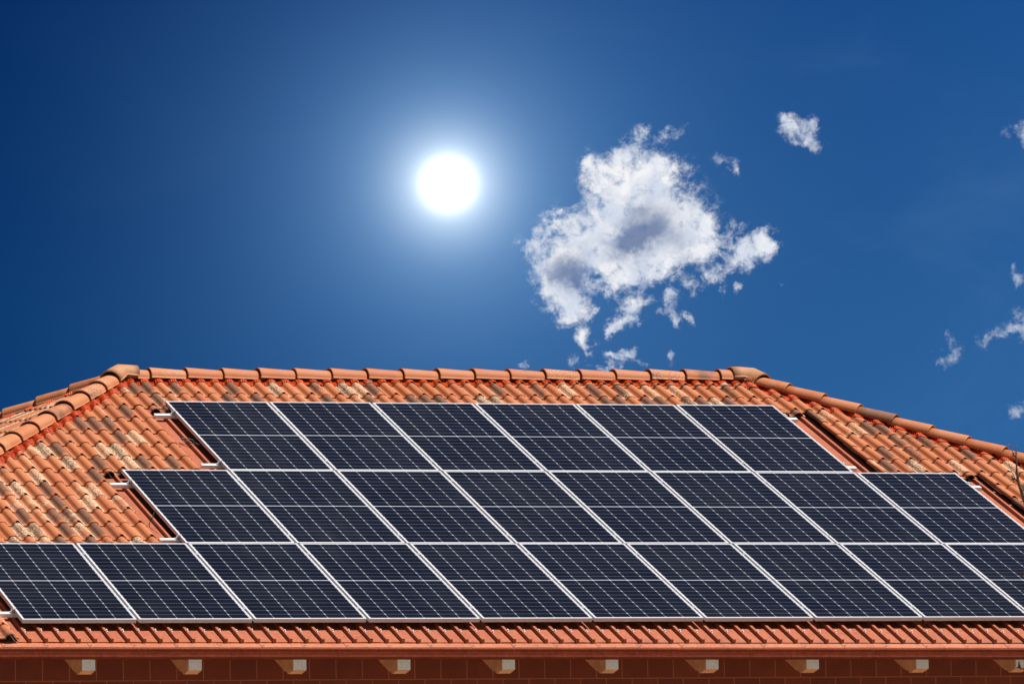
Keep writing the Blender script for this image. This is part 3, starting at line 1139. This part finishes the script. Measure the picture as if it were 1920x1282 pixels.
# ------------------------------------------------------------------ rafter ends
RY = -0.16
xs_r = [153.8, 353.7, 550.0, 745.5, 941.7, 1135.7, 1323.7, 1512.2, 1718.0, 1904.5]
pts_r = [at(x_, 1256.6 - 0.0022 * x_, RY) for x_ in xs_r]
first = pts_r[0]
stepx = (pts_r[-1].x - first.x) / 9
xsr = [first.x - stepx * k_ for k_ in (3, 2, 1)] + [p.x for p in pts_r] + [pts_r[-1].x + stepx * k_ for k_ in (1, 2, 3)]
zsr = [first.z] * 3 + [p.z for p in pts_r] + [pts_r[-1].z] * 3
RW = 0.120
TP = math.tan(P0)


def rafter_mesh():
    mb = MB()
    # side outline (y back, z up), origin at the bottom of the end face
    o2 = [(0.002, 0.13), (0.002, 0.0), (0.110, -0.034), (0.130, -0.034), (0.158, -0.014), (0.172, -0.012), (0.178, 0.012), (0.188, -0.010), (0.205, -0.008)]
    yb = 0.75
    o2 += [(yb, -0.008 + (yb - 0.205) * TP), (yb, 0.14 + yb * TP), ]
    n_ = len(o2)
    mb.v = [(0, y, z) for (y, z) in o2] + [(RW, y, z) for (y, z) in o2]
    mb.f = [(i, (i + 1) % n_, n_ + (i + 1) % n_, n_ + i) for i in range(n_)]
    mb.mi = [0] * n_
    # side faces as a fan of quads/tris via two n-gons
    mb.f += [tuple(reversed(range(n_))), tuple(range(n_, 2 * n_))]
    mb.mi += [0, 0]
    return mb.mesh('rafter', M_WOOD)


RME = rafter_mesh()
eb = MB()
eb.box((RW / 2, 0.0, 0.065), (RW / 2 - 0.001, 0.0025, 0.0645))
EBM = eb.mesh('end_board', M_PALE)
for x_, z_ in zip(xsr, zsr):
    r_ = inst('rafter', RME, house, Matrix.Translation((x_, RY, z_)))
    e_ = inst('end_board', EBM, r_)

# ------------------------------------------------------------------ solar panels
FR = 0.0085      # width of the frame's top lip
FH = 0.036


def frame_mesh():
    mb = MB()
    w, l = PW, PL
    o_ = [(0, 0), (w, 0), (w, l), (0, l)]
    i_ = [(FR, FR), (w - FR, FR), (w - FR, l - FR), (FR, l - FR)]
    bl = 0.026
    i2 = [(bl, bl), (w - bl, bl), (w - bl, l - bl), (bl, l - bl)]
    c = 0.0009
    oo = [(c, c), (w - c, c), (w - c, l - c), (c, l - c)]
    lv = [[(x, y, 0.0) for x, y in oo], [(x, y, -c) for x, y in o_], [(x, y, -FH) for x, y in o_], [(x, y, -FH) for x, y in i2],
          [(x, y, 0.0) for x, y in i_], [(x, y, -0.004) for x, y in i_]]
    for L_ in lv: mb.v += L_
    def ringf(a, b_):
        for k_ in range(4):
            j = (k_ + 1) % 4
            mb.f.append((a * 4 + k_, a * 4 + j, b_ * 4 + j, b_ * 4 + k_)); mb.mi.append(0)
    ringf(0, 4); ringf(4, 5); ringf(1, 0); ringf(2, 1); ringf(3, 2)
    return mb.mesh('frame', M_ALU)


def glass_mesh():
    mb = MB()
    e_ = FR - 0.0005
    mb.box((PW / 2, PL / 2, -0.0035), (PW / 2 - e_, PL / 2 - e_, 0.0020))
    me = mb.mesh('cell_sheet', [M_CELL, M_BACK])
    me.polygons[0].material_index = 1
    return me


FME, GME = frame_mesh(), glass_mesh()
HP = 1.7803
rows = [(0, 10, -0.013, 0.0528, 1.7790), (2, 8, -0.029, 1.7900, 3.5685), (3, 6, -0.033, 3.5795, 5.3647)]
row_name = ['bottom', 'middle', 'top']
ordn = ['first', 'second', 'third', 'fourth', 'fifth', 'sixth', 'seventh', 'eighth', 'ninth', 'tenth']
UC = 1.058
beside = ['at the left end', 'at the right end']
for ri, (c0_, n_, du, v0, v1) in enumerate(rows):
    for k_ in range(n_):
        u0 = (c0_ + k_ + du) * UC + 0.0015
        mm = PLANE @ Matrix.Translation((u0 + rr.uniform(-.0015, .0015), v0, rr.uniform(-.001, .001))) @ Matrix.Rotation(rr.uniform(-.0012, .0012), 4, 'Y') @ Matrix.Diagonal((1, (v1 - v0) / PL, 1, 1))
        p_ = empty('solar_panel', None, mm)
        if k_ == 0:
            extra = ['dark solar panel at the lower left end of the bottom row', 'dark solar panel at the left end of the middle row, above tiles', 'dark solar panel at the left end of the top row'][ri]
        elif k_ == n_ - 1 and ri:
            extra = ['', 'dark solar panel at the right end of the middle row, under the tiles', 'dark solar panel at the right end of the top row'][ri]
        elif k_ == n_ - 1:
            extra = 'dark solar panel cut by the right edge of the photo, bottom row'
        else:
            extra = '%s dark solar panel from the left in the %s row' % (ordn[k_], row_name[ri])
        tag(p_, extra, 'solar panel', 'solar panels on the front roof slope')
        inst('frame', FME, p_)
        inst('cell_sheet', GME, p_)

# ------------------------------------------------------------------ mounting rails
def clamp_mesh(mid):
    mb = MB()
    if mid:
        mb.box((0, 0, 0.0045), (0.0095, 0.02, 0.002))
        mb.box((0, 0, -0.013), (0.005, 0.02, 0.016))
        mb.tube([(0, 0, 0.0065), (0, 0, 0.012)], 0.006, 6)
    else:
        mb.box((0.004, 0, 0.003), (0.010, 0.018, 0.002))
        mb.box((-0.007, 0, -0.0165), (0.0025, 0.018, 0.0175))
        mb.box((-0.020, 0, -0.0315), (0.014, 0.018, 0.0025))
        mb.tube([(-0.020, 0, -0.029), (-0.020, 0, -0.002)], 0.0045, 6)
        mb.tube([(-0.020, 0, -0.022), (-0.020, 0, -0.012)], 0.0085, 6)
    return mb.mesh('clamp', M_STEEL)


CMID, CEND = clamp_mesh(True), clamp_mesh(False)
rail_specs = [  # row, v centre, u start, u end, which
    (2, 5.100, 2.945, 9.600, 'upper', 'top'), (2, 3.800, 2.955, 9.600, 'lower', 'top'),
    (1, 3.305, 1.890, 10.66, 'upper', 'middle'), (1, 1.965, 1.905, 10.66, 'lower', 'middle'),
    (0, 1.520, -0.210, 10.72, 'upper', 'bottom'), (0, 0.285, -0.230, 10.72, 'lower', 'bottom')]
for (ri, v, ua, ub, wh, rn) in rail_specs:
    mb = MB()
    Lr = ub - ua
    # top-slotted extrusion
    pr = [(-0.022, 0), (-0.022, -0.035), (0.022, -0.035), (0.022, 0), (0.006, 0), (0.006, -0.012), (-0.006, -0.012), (-0.006, 0)]
    n_ = len(pr)
    mb.v = [(0, y, z) for y, z in pr] + [(Lr, y, z) for y, z in pr]
    mb.f = [(i, n_ + i, n_ + (i + 1) % n_, (i + 1) % n_) for i in range(n_)] + [tuple(range(n_)), tuple(reversed(range(n_, 2 * n_)))]
    mb.mi = [0] * len(mb.f)
    r_ = mb.build('mounting_rail', M_RAIL)
    r_.matrix_world = PLANE @ Matrix.Translation((ua, v, -FH + 0.0))
    tag(r_, '%s white aluminium rail under the %s panel row, its ends poking out' % (wh, rn), 'mounting rail', 'mounting rails under the panels')
    c0_, n2, du, v0, v1 = rows[ri]
    for q in range(n2 + 1):
        uu = (c0_ + q + du) * UC - 0.011
        if q == 0:
            inst('end_clamp', CEND, r_, Matrix.Translation((uu + 0.011 - ua - 0.002, 0, FH)))
        elif q == n2:
            inst('end_clamp', CEND, r_, Matrix.Translation((uu - 0.011 - ua + 0.002, 0, FH)) @ Matrix.Rotation(math.pi, 4, 'Z'))
        else:
            inst('mid_clamp', CMID, r_, Matrix.Translation((uu - ua, 0, FH)))


# ------------------------------------------------------------------ loose cables beside the panels
def onplane(px, py, h):
    d = ray(px, py)
    nn = Vector((0, -SP, CP))
    t = (h - CAM.dot(nn)) / d.dot(nn)
    return CAM + d * t


def smooth(pts, n_=6):
    out = []
    P_ = [pts[0]] + pts + [pts[-1]]
    for i in range(1, len(P_) - 2):
        for q in range(n_):
            t = q / n_
            out.append(0.5 * ((2 * P_[i]) + (P_[i + 1] - P_[i - 1]) * t + (2 * P_[i - 1] - 5 * P_[i] + 4 * P_[i + 1] - P_[i + 2]) * t * t + (-P_[i - 1] + 3 * P_[i] - 3 * P_[i + 1] + P_[i + 2]) * t ** 3))
    out.append(pts[-1])
    return out


cb = MB()
loop = [(390, 838), (372, 833), (362, 831), (352, 829), (342, 825), (339, 821), (345, 820), (354, 824), (356, 829), (348, 828), (341, 823), (346, 821), (360, 824), (372, 829), (385, 834), (396, 842)]
cb.tube(smooth([onplane(x_, y_, -0.058 + 0.010 * math.sin(i * 1.3)) for i, (x_, y_) in enumerate(loop)]), 0.0042, 6)
blk = [(352, 829), (362, 833), (372, 836)]
cb.tube([onplane(x_, y_, -0.060) for x_, y_ in [(362, 828), (374, 836)]], 0.010, 8)
c1 = cb.build('cable', M_CABLE, None, True)
tag(c1, 'small coil of black cable on the metal sheet left of the top panel row', 'cable')
cb = MB()
arc = [(300, 991), (291, 984), (286, 974), (287, 965), (292, 957), (300, 951), (310, 948)]
cb.tube(smooth([onplane(x_, y_, h_) for (x_, y_), h_ in zip(arc, (-0.06, -0.055, -0.04, -0.03, -0.03, -0.045, -0.06))]), 0.0038, 6)
c2 = cb.build('cable', M_CABLE, None, True)
tag(c2, 'single black cable looping out from under the left middle row panel', 'cable')

# ------------------------------------------------------------------ young tree in front of the right end of the house
lm, N, b = principled('spring_leaf')
pos = N.n('ShaderNodeNewGeometry').outputs['Position']
N.link(N.mix(N.ramp(N.noise(pos, 9.0, 2.0), 0.35, 0.65), (0.07, 0.085, 0.025), (0.13, 0.06, 0.035)), b.inputs['Base Color'])
b.inputs['Roughness'].default_value = 0.55
b.inputs['Transmission Weight'].default_value = 0.0
tr_root = empty('young_tree')
TY = -1.6
foot = at(1990, 1282, TY)
tr_root.location = (foot.x, TY, GZ)
tag(tr_root, 'thin young tree with sparse leaves in front of the roof at right', 'tree')
rt = random.Random(11)
wood, leaf = MB(), MB()


def add_leaf(p, sz):
    d = Vector((rt.uniform(-1, 1), rt.uniform(-1, 1), rt.uniform(-.5, .9))).normalized()
    s_ = d.cross(Vector((rt.uniform(-1, 1), rt.uniform(-1, 1), rt.uniform(-1, 1)))).normalized()
    n_ = d.cross(s_) * sz * 0.12
    q = [p, p + d * sz * 0.35 + s_ * sz * 0.24 + n_, p + d * sz * 0.7 + s_ * sz * 0.18 + n_, p + d * sz, p + d * sz * 0.7 - s_ * sz * 0.18 + n_, p + d * sz * 0.35 - s_ * sz * 0.24 + n_]
    leaf.add(q, [(0, 1, 2, 3), (0, 3, 4, 5)])


def limb(pts, r0, r1, leaves=0, sz=0.035):
    pp = smooth([Vector(p) for p in pts], 5)
    rs = [r0 + (r1 - r0) * i / (len(pp) - 1) for i in range(len(pp))]
    wood.tube([p - tr_root.location for p in pp], rs, 6)
    for _ in range(leaves):
        i = rt.randrange(len(pp) // 3, len(pp))
        for _k in range(2):
            add_leaf(pp[i] - tr_root.location + Vector((rt.uniform(-.02, .02), rt.uniform(-.02, .02), rt.uniform(-.01, .02))), sz * rt.uniform(0.6, 1.2))


T = lambda x_, y_, dy=0.0: at(x_, y_, TY + dy)
base_ = Vector((foot.x, TY, GZ))
trunk_top = T(1965, 1120)
limb([base_, base_.lerp(trunk_top, 0.5) + Vector((0.04, 0.02, 0)), trunk_top, T(1940, 1000), T(1921, 938), T(1909, 900), T(1906, 870), T(1905, 834)], 0.035, 0.0028, 3)
limb([T(1912, 908), T(1901, 893), T(1891, 868)], 0.004, 0.0016, 2, 0.03)
limb([T(1906, 862), T(1900, 850), T(1894, 832)], 0.003, 0.0015, 2, 0.03)
limb([T(1905, 880), T(1915, 876), T(1932, 879)], 0.003, 0.0015, 4, 0.035)
limb([T(1909, 900), T(1899, 898), T(1893, 904)], 0.003, 0.0015, 3, 0.045)
limb([T(1918, 930), T(1916, 922), T(1914, 912)], 0.003, 0.0015, 4, 0.04)
limb([T(1905, 858), T(1903, 852), T(1905, 846)], 0.003, 0.0015, 4, 0.035)
limb([T(1960, 1110), T(1935, 1090), T(1919, 1078)], 0.008, 0.003, 8, 0.05)
limb([T(1980, 1260), T(1945, 1262), T(1925, 1254), T(1912, 1252)], 0.014, 0.006, 6, 0.06)
for i in range(26):
    a = rt.uniform(0, 6.28)
    st = base_.lerp(trunk_top, rt.uniform(0.45, 1.0))
    ln = rt.uniform(0.35, 0.9)
    e1 = st + Vector((abs(math.cos(a)) * ln * 0.9 + 0.05, math.sin(a) * ln * 0.7, ln * rt.uniform(0.3, 0.8)))
    limb([st, st.lerp(e1, 0.5) + Vector((0, 0, 0.05)), e1], 0.008, 0.002, 12, 0.06)
for i in range(10):
    st = trunk_top.lerp(T(1945, 1000), rt.random())
    e1 = st + Vector((rt.uniform(0.15, 0.6), rt.uniform(-0.4, 0.4), rt.uniform(0.2, 0.6)))
    limb([st, st.lerp(e1, 0.5), e1], 0.006, 0.002, 10, 0.055)
wood.build('trunk', M_BARK, tr_root, True)
leaf.build('crown', lm, tr_root)
